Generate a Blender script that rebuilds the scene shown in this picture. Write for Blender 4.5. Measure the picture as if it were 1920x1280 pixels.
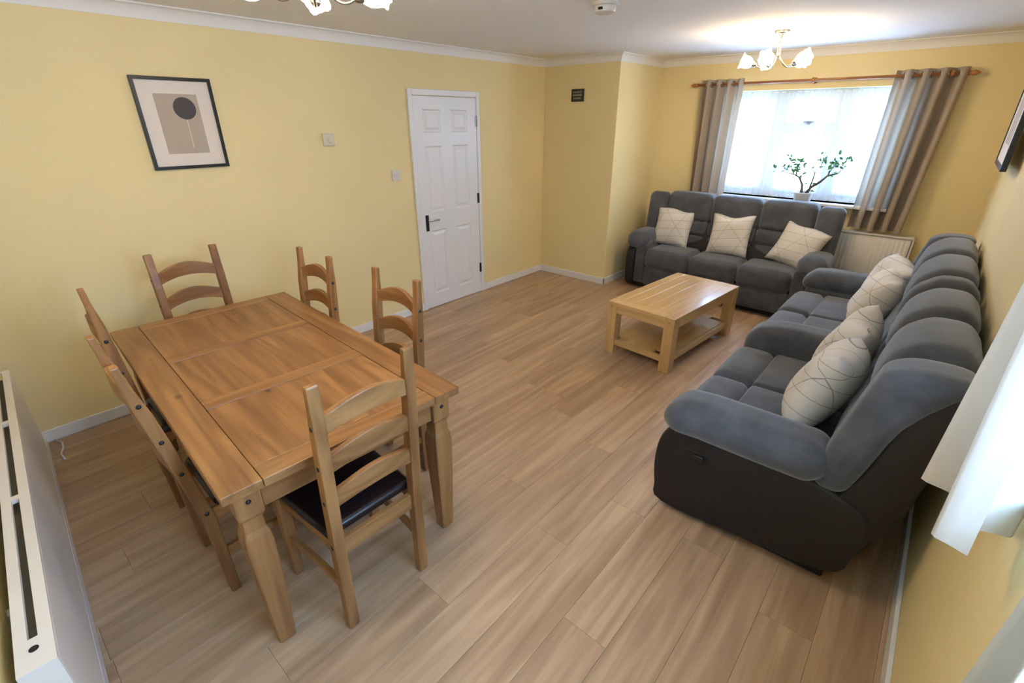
import bpy, bmesh, math, random
from mathutils import Vector, Matrix
for o in list(bpy.data.objects): bpy.data.objects.remove(o)
scene = bpy.context.scene
COL = scene.collection
R = math.radians
random.seed(4)

# ------------------------------------------------------------ camera
F_PX = 895.28
yaw, pitch, roll = R(41.24), R(-24.855), R(-0.1675)
cam_d = bpy.data.cameras.new('camera'); cam = bpy.data.objects.new('camera', cam_d); COL.objects.link(cam)
fw = Vector((-math.sin(yaw)*math.cos(pitch), math.cos(yaw)*math.cos(pitch), math.sin(pitch)))
rt = Vector((math.cos(yaw), math.sin(yaw), 0)); up = rt.cross(fw)
r2 = math.cos(roll)*rt + math.sin(roll)*up; u2 = -math.sin(roll)*rt + math.cos(roll)*up
M = Matrix((r2, u2, -fw)).transposed().to_4x4(); M.translation = Vector((3.7389, 0.0695, 1.788))
cam.matrix_world = M
cam_d.sensor_width = 36; cam_d.lens = F_PX/1920*36; cam_d.clip_start = .01
scene.camera = cam

# ------------------------------------------------------------ world, exposure
w = bpy.data.worlds.new('world'); scene.world = w; w.use_nodes = True
bg = w.node_tree.nodes['Background']
bg.inputs[0].default_value = (.36, .60, 1, 1); bg.inputs[1].default_value = 24.0
vs = scene.view_settings
vs.view_transform = 'Standard'; vs.look = 'None'; vs.gamma = 1; vs.use_curve_mapping = False
vs.exposure = 0.43
LAMP = 46.0           # strength of the lit glass shades

def portal(name, loc, rot, sx, sy):          # light portal: only guides sky sampling through a window
    l = bpy.data.lights.new(name, 'AREA'); l.shape = 'RECTANGLE'; l.size = sx; l.size_y = sy
    l.cycles.is_portal = True
    o = bpy.data.objects.new(name, l); COL.objects.link(o); o.location = loc; o.rotation_euler = rot
portal('window_portal', (2.5, 6.09, 1.54), (R(-90), 0, 0), 1.75, 1.05)
portal('window_portal', (4.30, .95, 1.6), (0, R(90), 0), 1.05, 1.45)

# ------------------------------------------------------------ materials
def new_mat(name):
    m = bpy.data.materials.new(name); m.use_nodes = True
    nt = m.node_tree; b = nt.nodes['Principled BSDF']
    def N(t, **kw):
        n = nt.nodes.new(t)
        for k, v in kw.items():
            if k.startswith('i_'):
                key = k[2:]; key = int(key) if key.isdigit() else key.replace('_', ' ')
                n.inputs[key].default_value = v
            else: setattr(n, k, v)
        return n
    return m, nt, b, N, nt.links.new
def c4(c): return (c[0], c[1], c[2], 1)
def ramp(N, stops):
    n = N('ShaderNodeValToRGB'); e = n.color_ramp.elements
    while len(e) < len(stops): e.new(.5)
    for el, (p, c) in zip(e, stops): el.position = p; el.color = c4(c)
    return n
def plain(name, col, rough=.6, metal=0, bump=0, bscale=200, var=0, spec=.5):
    m, nt, b, N, L = new_mat(name)
    b.inputs['Base Color'].default_value = c4(col); b.inputs['Roughness'].default_value = rough
    b.inputs['Metallic'].default_value = metal; b.inputs['Specular IOR Level'].default_value = spec
    tc = N('ShaderNodeTexCoord')
    if bump:
        n = N('ShaderNodeTexNoise', i_Scale=bscale, i_Detail=3.); L(tc.outputs['Object'], n.inputs['Vector'])
        bp = N('ShaderNodeBump', i_Strength=bump, i_Distance=.002); L(n.outputs['Fac'], bp.inputs['Height']); L(bp.outputs[0], b.inputs['Normal'])
    if var:
        n = N('ShaderNodeTexNoise', i_Scale=2.2, i_Detail=4.); L(tc.outputs['Object'], n.inputs['Vector'])
        r = ramp(N, [(.3, [x*(1-var) for x in col]), (.7, [min(1, x*(1+var)) for x in col])])
        L(n.outputs['Fac'], r.inputs[0]); L(r.outputs[0], b.inputs['Base Color'])
    return m
def wood(name, cd, cl, axis=0, rough=.4, knots=False, var=.12, freq=1., fig=.5, coat=0, con=(.22, .5, .75)):
    m, nt, b, N, L = new_mat(name)
    tc = N('ShaderNodeTexCoord'); oi = N('ShaderNodeObjectInfo')
    mul = N('ShaderNodeVectorMath', operation='SCALE'); mul.inputs[0].default_value = (17.3, 9.1, 5.7); L(oi.outputs['Random'], mul.inputs['Scale'])
    add = N('ShaderNodeVectorMath', operation='ADD'); L(tc.outputs['Object'], add.inputs[0]); L(mul.outputs[0], add.inputs[1])
    s = [26*freq]*3; s[axis] = 1.5*freq
    mp = N('ShaderNodeMapping'); mp.inputs['Scale'].default_value = s; L(add.outputs[0], mp.inputs[0])
    n1 = N('ShaderNodeTexNoise', i_Scale=1., i_Detail=7., i_Roughness=.62, i_Distortion=.5); L(mp.outputs[0], n1.inputs['Vector'])
    s2 = [5*freq]*3; s2[axis] = .55*freq
    mp2 = N('ShaderNodeMapping'); mp2.inputs['Scale'].default_value = s2; L(add.outputs[0], mp2.inputs[0])
    n2 = N('ShaderNodeTexNoise', i_Scale=1., i_Detail=2., i_Distortion=.4); L(mp2.outputs[0], n2.inputs['Vector'])
    k = N('ShaderNodeMath', operation='MULTIPLY'); k.inputs[1].default_value = 42; L(n2.outputs['Fac'], k.inputs[0])
    sn = N('ShaderNodeMath', operation='SINE'); L(k.outputs[0], sn.inputs[0])
    a1 = N('ShaderNodeMath', operation='MULTIPLY_ADD'); a1.inputs[1].default_value = .11*fig*2; L(sn.outputs[0], a1.inputs[0]); L(n1.outputs['Fac'], a1.inputs[2])
    a2 = N('ShaderNodeMath', operation='MULTIPLY_ADD'); a2.inputs[1].default_value = .55; L(n2.outputs['Fac'], a2.inputs[0]); L(a1.outputs[0], a2.inputs[2])
    a3 = N('ShaderNodeMath', operation='SUBTRACT'); a3.inputs[1].default_value = .28; L(a2.outputs[0], a3.inputs[0])
    mid = [(x+y)/2 for x, y in zip(cd, cl)]
    r = ramp(N, [(con[0], cd), (con[1], mid), (con[2], cl)]); L(a3.outputs[0], r.inputs[0])
    out = r.outputs[0]
    if knots:
        s3 = [5.5]*3; s3[axis] = 3.2
        mp3 = N('ShaderNodeMapping'); mp3.inputs['Scale'].default_value = s3; L(add.outputs[0], mp3.inputs[0])
        v = N('ShaderNodeTexVoronoi', i_Scale=1.); L(mp3.outputs[0], v.inputs['Vector'])
        kr = ramp(N, [(.035, (1, 1, 1)), (.10, (0, 0, 0))]); L(v.outputs['Distance'], kr.inputs[0])
        mx = N('ShaderNodeMix', data_type='RGBA'); L(kr.outputs[0], mx.inputs['Factor']); L(out, mx.inputs['A']); mx.inputs['B'].default_value = c4([x*.42 for x in cd])
        out = mx.outputs['Result']
    hs = N('ShaderNodeHueSaturation'); L(out, hs.inputs['Color'])
    vv = N('ShaderNodeMath', operation='MULTIPLY_ADD'); vv.inputs[1].default_value = var; vv.inputs[2].default_value = 1-var/2; L(oi.outputs['Random'], vv.inputs[0]); L(vv.outputs[0], hs.inputs['Value'])
    L(hs.outputs[0], b.inputs['Base Color'])
    b.inputs['Roughness'].default_value = rough; b.inputs['Coat Weight'].default_value = coat; b.inputs['Coat Roughness'].default_value = .12
    bp = N('ShaderNodeBump', i_Strength=.12, i_Distance=.001); L(n1.outputs['Fac'], bp.inputs['Height']); L(bp.outputs[0], b.inputs['Normal'])
    return m
def fabric(name, col, var=.25, cord=0, sheen=.3, scale=7., fine=900):
    m, nt, b, N, L = new_mat(name)
    tc = N('ShaderNodeTexCoord')
    n = N('ShaderNodeTexNoise', i_Scale=scale, i_Detail=5., i_Roughness=.6); L(tc.outputs['Object'], n.inputs['Vector'])
    r = ramp(N, [(.3, [x*(1-var) for x in col]), (.7, [x*(1+var) for x in col])]); L(n.outputs['Fac'], r.inputs[0]); L(r.outputs[0], b.inputs['Base Color'])
    b.inputs['Roughness'].default_value = .9; b.inputs['Sheen Weight'].default_value = sheen; b.inputs['Sheen Roughness'].default_value = .4
    b.inputs['Specular IOR Level'].default_value = .2
    f = N('ShaderNodeTexNoise', i_Scale=float(fine), i_Detail=2.); L(tc.outputs['Object'], f.inputs['Vector'])
    h = f.outputs['Fac']
    if cord:
        wv = N('ShaderNodeTexWave', i_Scale=float(cord), i_Distortion=.4); wv.bands_direction = 'X'; L(tc.outputs['Object'], wv.inputs['Vector'])
        ad = N('ShaderNodeMath', operation='ADD'); L(f.outputs['Fac'], ad.inputs[0]); L(wv.outputs['Fac'], ad.inputs[1]); h = ad.outputs[0]
    bp = N('ShaderNodeBump', i_Strength=.35, i_Distance=.002); L(h, bp.inputs['Height']); L(bp.outputs[0], b.inputs['Normal'])
    return m
def cloth(name, col, trans, transp=0.):
    m, nt, b, N, L = new_mat(name)
    b.inputs['Base Color'].default_value = c4(col); b.inputs['Roughness'].default_value = .9; b.inputs['Specular IOR Level'].default_value = .1
    tc = N('ShaderNodeTexCoord'); f = N('ShaderNodeTexNoise', i_Scale=700., i_Detail=2.); L(tc.outputs['Object'], f.inputs['Vector'])
    bp = N('ShaderNodeBump', i_Strength=.2, i_Distance=.001); L(f.outputs['Fac'], bp.inputs['Height']); L(bp.outputs[0], b.inputs['Normal'])
    t = N('ShaderNodeBsdfTranslucent'); t.inputs[0].default_value = c4(col)
    mx = N('ShaderNodeMixShader'); mx.inputs[0].default_value = trans; L(b.outputs[0], mx.inputs[1]); L(t.outputs[0], mx.inputs[2])
    o = mx.outputs[0]
    if transp:
        tp = N('ShaderNodeBsdfTransparent'); m2 = N('ShaderNodeMixShader'); m2.inputs[0].default_value = transp; L(o, m2.inputs[1]); L(tp.outputs[0], m2.inputs[2]); o = m2.outputs[0]
    L(o, nt.nodes['Material Output'].inputs[0])
    return m
def emit(name, col, s):
    m, nt, b, N, L = new_mat(name)
    b.inputs['Base Color'].default_value = (.9, .88, .84, 1); b.inputs['Emission Color'].default_value = c4(col); b.inputs['Emission Strength'].default_value = s
    return m
def cushion_mat():
    m, nt, b, N, L = new_mat('cushion_fabric')
    tc = N('ShaderNodeTexCoord'); oi = N('ShaderNodeObjectInfo')
    mul = N('ShaderNodeVectorMath', operation='SCALE'); mul.inputs[0].default_value = (7.3, 0, 5.7); L(oi.outputs['Random'], mul.inputs['Scale'])
    add = N('ShaderNodeVectorMath', operation='ADD'); L(tc.outputs['Object'], add.inputs[0]); L(mul.outputs[0], add.inputs[1])
    prev = None
    for ang, per in ((8, .085), (63, .21), (-47, .25)):          # thin printed lines in three directions
        dt = N('ShaderNodeVectorMath', operation='DOT_PRODUCT'); dt.inputs[1].default_value = (-math.sin(R(ang))/per, 0, math.cos(R(ang))/per); L(add.outputs[0], dt.inputs[0])
        pp = N('ShaderNodeMath', operation='PINGPONG'); pp.inputs[1].default_value = .5; L(dt.outputs['Value'], pp.inputs[0])
        sc = N('ShaderNodeMath', operation='MULTIPLY'); sc.inputs[1].default_value = per; L(pp.outputs[0], sc.inputs[0])
        if prev is None: prev = sc.outputs[0]
        else:
            mn = N('ShaderNodeMath', operation='MINIMUM'); L(prev, mn.inputs[0]); L(sc.outputs[0], mn.inputs[1]); prev = mn.outputs[0]
    kk = N('ShaderNodeMath', operation='MULTIPLY'); kk.inputs[1].default_value = 100; L(prev, kk.inputs[0])
    r = ramp(N, [(.0, (.30, .265, .235)), (.10, (.34, .30, .265)), (.20, (.68, .645, .60))]); L(kk.outputs[0], r.inputs[0])
    L(r.outputs[0], b.inputs['Base Color']); b.inputs['Roughness'].default_value = .9; b.inputs['Specular IOR Level'].default_value = .15
    f = N('ShaderNodeTexNoise', i_Scale=14., i_Detail=4.); L(tc.outputs['Object'], f.inputs['Vector'])
    bp = N('ShaderNodeBump', i_Strength=.5, i_Distance=.012); L(f.outputs['Fac'], bp.inputs['Height']); L(bp.outputs[0], b.inputs['Normal'])
    return m
def glass(name):
    m, nt, b, N, L = new_mat(name)
    b.inputs['Base Color'].default_value = (1, 1, 1, 1); b.inputs['Roughness'].default_value = .02
    tp = N('ShaderNodeBsdfTransparent'); gl = N('ShaderNodeBsdfGlossy'); gl.inputs['Roughness'].default_value = .02
    mx = N('ShaderNodeMixShader'); mx.inputs[0].default_value = .06; L(tp.outputs[0], mx.inputs[1]); L(gl.outputs[0], mx.inputs[2]); L(mx.outputs[0], nt.nodes['Material Output'].inputs[0])
    return m

M_wall = plain('wall_paint', (.82, .68, .36), .75, bump=.12, bscale=160, var=.02, spec=.25)
M_ceil = plain('ceiling_paint', (.86, .84, .81), .85, bump=.8, bscale=90, spec=.2)
M_trim = plain('white_gloss', (.80, .79, .77), .35, bump=.03, bscale=60)
M_cove = plain('coving_white', (.80, .78, .74), .6, bump=.05)
M_pine = [wood('pine_grain_%s' % 'xyz'[a], (.180, .076, .025), (.365, .183, .064), a, .38, knots=True) for a in range(3)]
M_oak = [wood('oak_grain_%s' % 'xyz'[a], (.48, .275, .095), (.66, .43, .185), a, .3, var=.08, fig=.3, coat=.6) for a in range(3)]
M_floor = wood('laminate_plank', (.315, .192, .108), (.53, .36, .220), 1, .36, knots=False, var=.08, freq=.8, fig=.3, con=(.23, .5, .72))
M_gap = plain('floor_joint', (.22, .13, .075), .8, bump=.1)
M_sofa = fabric('charcoal_chenille', (.078, .083, .096), .28, cord=0, sheen=.5)
M_cord = fabric('charcoal_corduroy', (.088, .096, .115), .28, cord=48, sheen=.5)
M_leather = plain('black_leather', (.008, .006, .008), .6, bump=.25, bscale=260)
M_seat = plain('dark_brown_leather', (.010, .006, .007), .3, bump=.2, bscale=300)
M_black = plain('black_metal', (.012, .012, .014), .4, metal=.3, bump=.02)
M_hole = plain('dark_cavity', (.012, .011, .010), .9, bump=.02)
M_chrome = plain('chrome', (.55, .55, .56), .2, metal=1, bump=.02)
M_nickel = plain('satin_nickel', (.40, .38, .34), .3, metal=1, bump=.02)
M_cush = cushion_mat()
M_curt = cloth('taupe_curtain_cloth', (.44, .365, .285), .25)
M_ccurt = cloth('cream_curtain_cloth', (.56, .51, .44), .07)
M_net = cloth('white_net', (.72, .72, .72), .10, .68)
M_pole = wood('pole_wood', (.28, .10, .03), (.42, .17, .055), 0, .35)
M_upvc = plain('white_upvc', (.78, .80, .82), .3, bump=.02)
M_glass = glass('window_glass')
M_rad = plain('radiator_enamel', (.76, .72, .66), .35, bump=.04)
M_core = plain('radiator_inside', (.22, .19, .13), .8, bump=.05)
M_shade = emit('lit_opal_glass', (1, .765, .49), LAMP)
M_frame = plain('black_frame', (.012, .011, .010), .35, bump=.05)
M_mount = plain('white_mount', (.74, .66, .57), .6, bump=.05)
M_print = plain('grey_print', (.44, .365, .28), .6, var=.1)
M_disc = plain('charcoal_disc', (.055, .045, .045), .6, var=.35)
M_plastic = plain('cream_plastic', (.70, .62, .48), .4, bump=.03)
M_wplast = plain('white_plastic', (.66, .62, .58), .35, bump=.03)
M_pot = plain('white_ceramic', (.70, .70, .68), .3, bump=.05)
M_soil = plain('soil', (.09, .045, .025), .95, bump=.8, bscale=90, var=.4)
M_bark = plain('plant_bark', (.11, .08, .06), .8, bump=.4, bscale=120, var=.3)
M_leaf = plain('plant_leaf', (.06, .20, .07), .45, var=.4, bump=.1)
M_sign = plain('sign_black', (.020, .017, .012), .5, bump=.05)
M_mark = plain('sign_print', (.42, .36, .27), .6, bump=.02)
M_mgreen = plain('sign_green', (.10, .20, .14), .6, bump=.02)

# ------------------------------------------------------------ mesh helpers
class MB:
    def __init__(s): s.v = []; s.f = []
    def add(s, vs, fs):
        o = len(s.v); s.v += [tuple(p) for p in vs]; s.f += [tuple(i+o for i in f) for f in fs]; return s
    def box(s, x0, x1, y0, y1, z0, z1):
        v = [(x, y, z) for x in (x0, x1) for y in (y0, y1) for z in (z0, z1)]
        return s.add(v, [(0, 1, 3, 2), (4, 6, 7, 5), (0, 4, 5, 1), (2, 3, 7, 6), (0, 2, 6, 4), (1, 5, 7, 3)])
    def prism(s, poly, axis, a, b):            # poly of 2D points in the remaining two axes
        def P(t, p):
            q = list(p); q.insert(axis, t); return q
        n = len(poly); v = [P(a, p) for p in poly]+[P(b, p) for p in poly]
        return s.add(v, [tuple(range(n))[::-1], tuple(range(n, 2*n))]+[(i, (i+1) % n, (i+1) % n+n, i+n) for i in range(n)])
    def loft(s, rings, cap=True, closed=True):
        n = len(rings[0]); v = [p for r in rings for p in r]; f = []
        for i in range(len(rings)-1):
            for j in range(n if closed else n-1):
                k = (j+1) % n; f.append((i*n+j, i*n+k, (i+1)*n+k, (i+1)*n+j))
        if cap: f += [tuple(range(n))[::-1], tuple(range((len(rings)-1)*n, len(rings)*n))]
        return s.add(v, f)
    def lathe(s, prof, c=(0, 0, 0), n=20, mat=None, wob=None, cap=True):   # prof (r,z)
        rings = []
        for i, (r, z) in enumerate(prof):
            ring = []
            for k in range(n):
                a = 2*math.pi*k/n; rr = r*(1+(wob(i, a) if wob else 0))
                p = Vector((rr*math.cos(a), rr*math.sin(a), z))
                if mat: p = mat @ p
                ring.append(p+Vector(c))
            rings.append(ring)
        return s.loft(rings, cap)
    def tube(s, pts, rad, n=8):
        pts = [Vector(p) for p in pts]; rings = []
        for i, p in enumerate(pts):
            d = (pts[min(i+1, len(pts)-1)]-pts[max(i-1, 0)]).normalized()
            a = d.orthogonal().normalized() if i == 0 else (prev-d*prev.dot(d)).normalized()
            prev = a; b = d.cross(a); r = rad[i] if isinstance(rad, (list, tuple)) else rad
            rings.append([p+r*(math.cos(t)*a+math.sin(t)*b) for t in [2*math.pi*k/n for k in range(n)]])
        return s.loft(rings)
    def pad(s, x0, x1, y0, y1, z0, z1, r, bulge=(0, 0, 0), m=4, fn=None):
        c = [(x0+x1)/2, (y0+y1)/2, (z0+z1)/2]; h = [(x1-x0)/2, (y1-y0)/2, (z1-z0)/2]
        r = min(r, *[q*.98 for q in h])
        def co(a):
            e = [a-r+r*math.tan(R(t)) for t in (0, 15, 30, 45)]
            mid = [-(a-r)+2*(a-r)*i/m for i in range(1, m)]
            return [-q for q in e[::-1]]+mid+e
        C = [co(q) for q in h]; idx = {}; V = []; Fc = []
        def vert(q):
            key = tuple(round(t, 6) for t in q)
            if key in idx: return idx[key]
            inn = [max(-(h[i]-r), min(h[i]-r, q[i])) for i in range(3)]
            d = Vector([q[i]-inn[i] for i in range(3)])
            p = Vector(inn)+d.normalized()*r
            for i in range(3):
                j, k = (i+1) % 3, (i+2) % 3
                if bulge[i]: p[i] += (p[i]/h[i])*bulge[i]*max(0, 1-(q[j]/h[j])**2)*max(0, 1-(q[k]/h[k])**2)
            p += Vector(c)
            if fn: p = Vector(fn(p))
            idx[key] = len(V); V.append(p); return idx[key]
        for ax in range(3):
            j, k = (ax+1) % 3, (ax+2) % 3
            for sg in (-1, 1):
                for a in range(len(C[j])-1):
                    for b in range(len(C[k])-1):
                        quad = []
                        for (aa, bb) in ((a, b), (a+1, b), (a+1, b+1), (a, b+1)):
                            q = [0, 0, 0]; q[ax] = sg*h[ax]; q[j] = C[j][aa]; q[k] = C[k][bb]; quad.append(vert(q))
                        if sg < 0: quad.reverse()
                        Fc.append(quad)
        return s.add(V, Fc)
    def build(s, name, mat, parent=None, smooth=False, bevel=0, seg=2, loc=None, rot=None, auto=None):
        me = bpy.data.meshes.new(name); me.from_pydata(s.v, [], s.f)
        bm = bmesh.new(); bm.from_mesh(me)
        if bevel:
            ed = [e for e in bm.edges if len(e.link_faces) == 2 and e.calc_face_angle(0) > R(30)]
            bmesh.ops.bevel(bm, geom=ed, offset=bevel, segments=seg, affect='EDGES', clamp_overlap=True, profile=.5)
        bmesh.ops.recalc_face_normals(bm, faces=bm.faces); bm.to_mesh(me); bm.free()
        me.materials.append(mat)
        o = bpy.data.objects.new(name, me); COL.objects.link(o)
        if parent: o.parent = parent
        if loc: o.location = loc
        if rot: o.rotation_euler = rot
        if smooth:
            for p in me.polygons: p.use_smooth = True
        if auto:
            for p in me.polygons: p.use_smooth = True
            me.set_sharp_from_angle(angle=R(auto))
        return o
def empty(name, loc=(0, 0, 0), rz=0):
    o = bpy.data.objects.new(name, None); COL.objects.link(o); o.location = loc; o.rotation_euler = (0, 0, rz); o.empty_display_size = .1; return o
def tag(o, label, cat, group=None):
    o['label'] = label; o['category'] = cat
    if group: o['group'] = group
    return o
def struct(o): o['kind'] = 'structure'; return o
def dup(o, parent=None):
    c = o.copy(); COL.objects.link(c)
    if parent is not None: c.parent = parent
    for ch in [q for q in o.children]: dup(ch, c)
    return c

# ------------------------------------------------------------ the room
H = 2.3926; Y1 = 4.9134; X1 = .9483; Y2 = 5.8432; T = .24
def xr(y): return 4.066-.05*y/5.84            # right wall is a touch out of square
def yb(x): return -.10-.049*x                 # back wall likewise
# floor: one object of planks
sub = MB().box(-.1, 4.25, -.5, 6.0, -.06, -.012).build('floor', M_gap); struct(sub)
PWD, PLN = .1915, 1.285
x = 3.06-PWD*17; row = 0
shared = {}
offs = {0: 1.15, -1: 1.84, -6: 2.5}
while x < 4.2:
    k = round((x-3.06)/PWD)
    j0 = offs.get(k, (k*.437 % 1)*PLN)
    y = j0-PLN*math.ceil((j0+.45)/PLN)
    while y < 5.95:
        g = .0004
        a, b = max(x+g, -.02), min(x+PWD-g, 4.10); c, d = max(y+g, -.36), min(y+PLN-g, 5.86)
        if b-a > .01 and d-c > .02:
            key = (round(b-a, 3), round(d-c, 3))
            if key not in shared:
                o = MB().box(0, b-a, 0, d-c, -.0118, 0).build('plank', M_floor, sub, bevel=.0005, seg=1); shared[key] = o.data
            else:
                o = bpy.data.objects.new('plank', shared[key]); COL.objects.link(o); o.parent = sub
            o.location = (a, c, 0)
        y += PLN
    x += PWD
struct(MB().box(-.3, 4.4, -.6, 6.2, H, H+.1).build('ceiling', M_ceil))
struct(MB().box(-T, 0, -.6, Y2+.2, -.02, H+.05).build('wall_left', M_wall))
struct(MB().box(0, X1, Y1, Y2+.2, -.02, H+.05).build('wall_corner', M_wall, bevel=.004))
WX0, WX1, WZ0, WZ1 = 1.68, 3.32, 1.03, 2.055
far = MB().box(X1-.05, WX0, Y2, Y2+T, -.02, H+.05).box(WX1, 4.3, Y2, Y2+T, -.02, H+.05).box(WX0, WX1, Y2, Y2+T, -.02, WZ0).box(WX0, WX1, Y2, Y2+T, WZ1, H+.05)
struct(far.build('wall_far', M_wall))
VY0, VY1, VZ0, VZ1 = .20, 1.55, 1.10, 2.10
def rw(mb, y0, y1, z0, z1, t0=0, t1=T):
    v = [(xr(y0)+t0, y0), (xr(y1)+t0, y1), (xr(y1)+t1, y1), (xr(y0)+t1, y0)]
    return mb.prism(v, 2, z0, z1)
m = MB(); rw(m, -.6, VY0, -.02, H+.05); rw(m, VY1, 6.1, -.02, H+.05); rw(m, VY0, VY1, -.02, VZ0); rw(m, VY0, VY1, VZ1, H+.05)
struct(m.build('wall_right', M_wall))
def bwp(mb, x0, x1, z0, z1, t0, t1):
    return mb.prism([(x0, yb(x0)+t0), (x1, yb(x1)+t0), (x1, yb(x1)+t1), (x0, yb(x0)+t1)], 2, z0, z1)
struct(bwp(MB(), -.2, 4.4, -.02, H+.05, -T, 0).build('wall_back', M_wall))
# skirting
SK, ST = .078, .014
def skirt(name, mb): struct(mb.build(name, M_trim, bevel=.004))
skirt('baseboard_left', MB().box(0, ST, yb(0), 2.955, 0, SK).box(0, ST, 3.83, Y1, 0, SK))
skirt('baseboard_alcove', MB().box(0, X1+ST, Y1-ST, Y1, 0, SK))
skirt('baseboard_corner', MB().box(X1, X1+ST, Y1-ST, Y2, 0, SK))
skirt('baseboard_far', MB().box(X1, 4.02, Y2-ST, Y2, 0, SK))
m = MB(); rw(m, -.25, Y2, 0, SK, -.016, 0); skirt('baseboard_right', m)
skirt('baseboard_back', bwp(MB(), 0, 4.05, 0, SK, 0, .10))
# coving
def cprof(n=6):
    p = [(0, H-.073), (.006, H-.073)]
    for i in range(n+1):
        a = math.pi/2*i/n; p.append((.006+.044*(1-math.cos(a)), H-.068+.060*math.sin(a)))
    return p+[(.054, H-.008), (.054, H), (0, H)]
P_ = cprof()
def cove(name, p0, p1, nrm, m0=0, m1=0):
    d = (Vector(p1)-Vector(p0)).normalized(); n = Vector(nrm); rings = []
    for base, ext in ((Vector(p0), -m0), (Vector(p1), m1)):
        rings.append([(base.x+n.x*a+d.x*ext*a, base.y+n.y*a+d.y*ext*a, z) for a, z in P_])
    struct(MB().loft(rings).build(name, M_cove, auto=35))
cove('trim_1', (0, yb(0)), (0, Y1), (1, 0), 0, -1)
cove('trim_2', (0, Y1), (X1, Y1), (0, -1), -1, 1)
cove('trim_3', (X1, Y1), (X1, Y2), (1, 0), 1, -1)
cove('trim_4', (X1, Y2), (xr(Y2), Y2), (0, -1), -1, -1)
cove('trim_5', (xr(-.25), -.25), (xr(Y2), Y2), (-1, 0), 0, -1)
cove('trim_6', (0, yb(0)), (4.06, yb(4.06)), (0, 1), 0, 0)

# door in the left wall
door = struct(empty('door_1', (0, 3.394, 0)))
def dy(v): return v-3.394
fr = MB().box(0, .022, dy(2.955), dy(3.0), 0, 2.042).box(0, .022, dy(3.786), dy(3.832), 0, 2.042).box(0, .022, dy(3.0), dy(3.786), 1.99, 2.042)
fr.build('door_frame', M_trim, door, bevel=.006)
leaf = MB().box(.001, .004, dy(3.004), dy(3.782), .006, 1.985)
cols = [(3.105, 3.325), (3.445, 3.665)]; rows = [(.145, .80), (.965, 1.575), (1.68, 1.885)]
ys = [3.004, 3.105, 3.325, 3.445, 3.665, 3.782]
for a, b in ((0, 1), (2, 3), (4, 5)): leaf.box(.004, .014, dy(ys[a]), dy(ys[b]), .006, 1.985)
zs = [.006, .145, .80, .965, 1.575, 1.68, 1.885, 1.985]
for a, b in ((0, 1), (2, 3), (4, 5), (6, 7)):
    for c in cols: leaf.box(.004, .014, dy(c[0]), dy(c[1]), zs[a], zs[b])
lf = leaf.build('door_leaf', M_trim, door)
for c in cols:
    for r in rows:
        a, b, z0, z1 = dy(c[0]), dy(c[1]), r[0], r[1]
        def ring(x, e): return [(x, a+e, z0+e), (x, b-e, z0+e), (x, b-e, z1-e), (x, a+e, z1-e)]
        pm = MB().loft([ring(.0142, -.002), ring(.0142, .004), ring(.0045, .016), ring(.0045, .026), ring(.0125, .05)], cap=False)
        pm.add(ring(.0125, .05), [(0, 1, 2, 3)]); pm.build('door_panel', M_trim, lf)
hp = MB().box(.014, .022, dy(3.052), dy(3.09), .80, .955).build('handle_plate', M_black, door, bevel=.004); hp['label'] = 'dark metal handle plate'
lv = MB().tube([(.02, dy(3.071), .905), (.055, dy(3.071), .905), (.06, dy(3.09), .905), (.058, dy(3.19), .9)], .008, 10).build('lever', M_chrome, hp, smooth=True); lv['label'] = 'chrome lever'
for z in (1.73, .99, .235):
    MB().box(.014, .02, dy(3.768), dy(3.80), z, z+.10).tube([(.022, dy(3.784), z), (.022, dy(3.784), z+.1)], .006).build('hinge', M_black if z < 1.5 else M_nickel, door)

# far window: white frame, three lights
win = struct(empty('window_1', (2.5, Y2+.15, WZ0)))
def wx(v): return v-2.5
def wz(v): return v-WZ0
y0, y1 = 0, .06
fm = MB()
for a, b, c, d in ((WX0, WX0+.07, WZ0, WZ1), (WX1-.07, WX1, WZ0, WZ1), (WX0+.07, WX1-.07, WZ0, WZ0+.06), (WX0+.07, WX1-.07, WZ1-.07, WZ1), (2.185, 2.285, WZ0+.06, WZ1-.07), (2.745, 2.845, WZ0+.06, WZ1-.07), (2.285, 2.745, 1.665, 1.745)):
    fm.box(wx(a), wx(b), y0, y1, wz(c), wz(d))
fm.build('window_frame', M_upvc, win)
for a, b, c, d in ((WX0+.07, 2.185, WZ0+.06, WZ1-.07), (2.845, WX1-.07, WZ0+.06, WZ1-.07), (2.285, 2.745, WZ0+.06, 1.665), (2.285, 2.745, 1.745, WZ1-.07)):
    sash = MB()
    for q in ((a, a+.03, c, d), (b-.03, b, c, d), (a+.03, b-.03, c, c+.03), (a+.03, b-.03, d-.03, d)): sash.box(wx(q[0]), wx(q[1]), -.012, .05, wz(q[2]), wz(q[3]))
    s_ = sash.build('sash', M_upvc, win)
    MB().box(wx(a+.03), wx(b-.03), .022, .030, wz(c+.03), wz(d-.03)).build('pane', M_glass, s_)
MB().box(wx(2.47), wx(2.56), -.035, -.012, wz(1.76), wz(1.772)).box(wx(2.50), wx(2.53), -.03, -.012, wz(1.745), wz(1.775)).build('window_handle', M_black, win)
MB().box(wx(WX0-.05), wx(WX1+.05), -.23, .0, -.028, .0).build('window_sill', M_upvc, win, bevel=.006)
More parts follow.
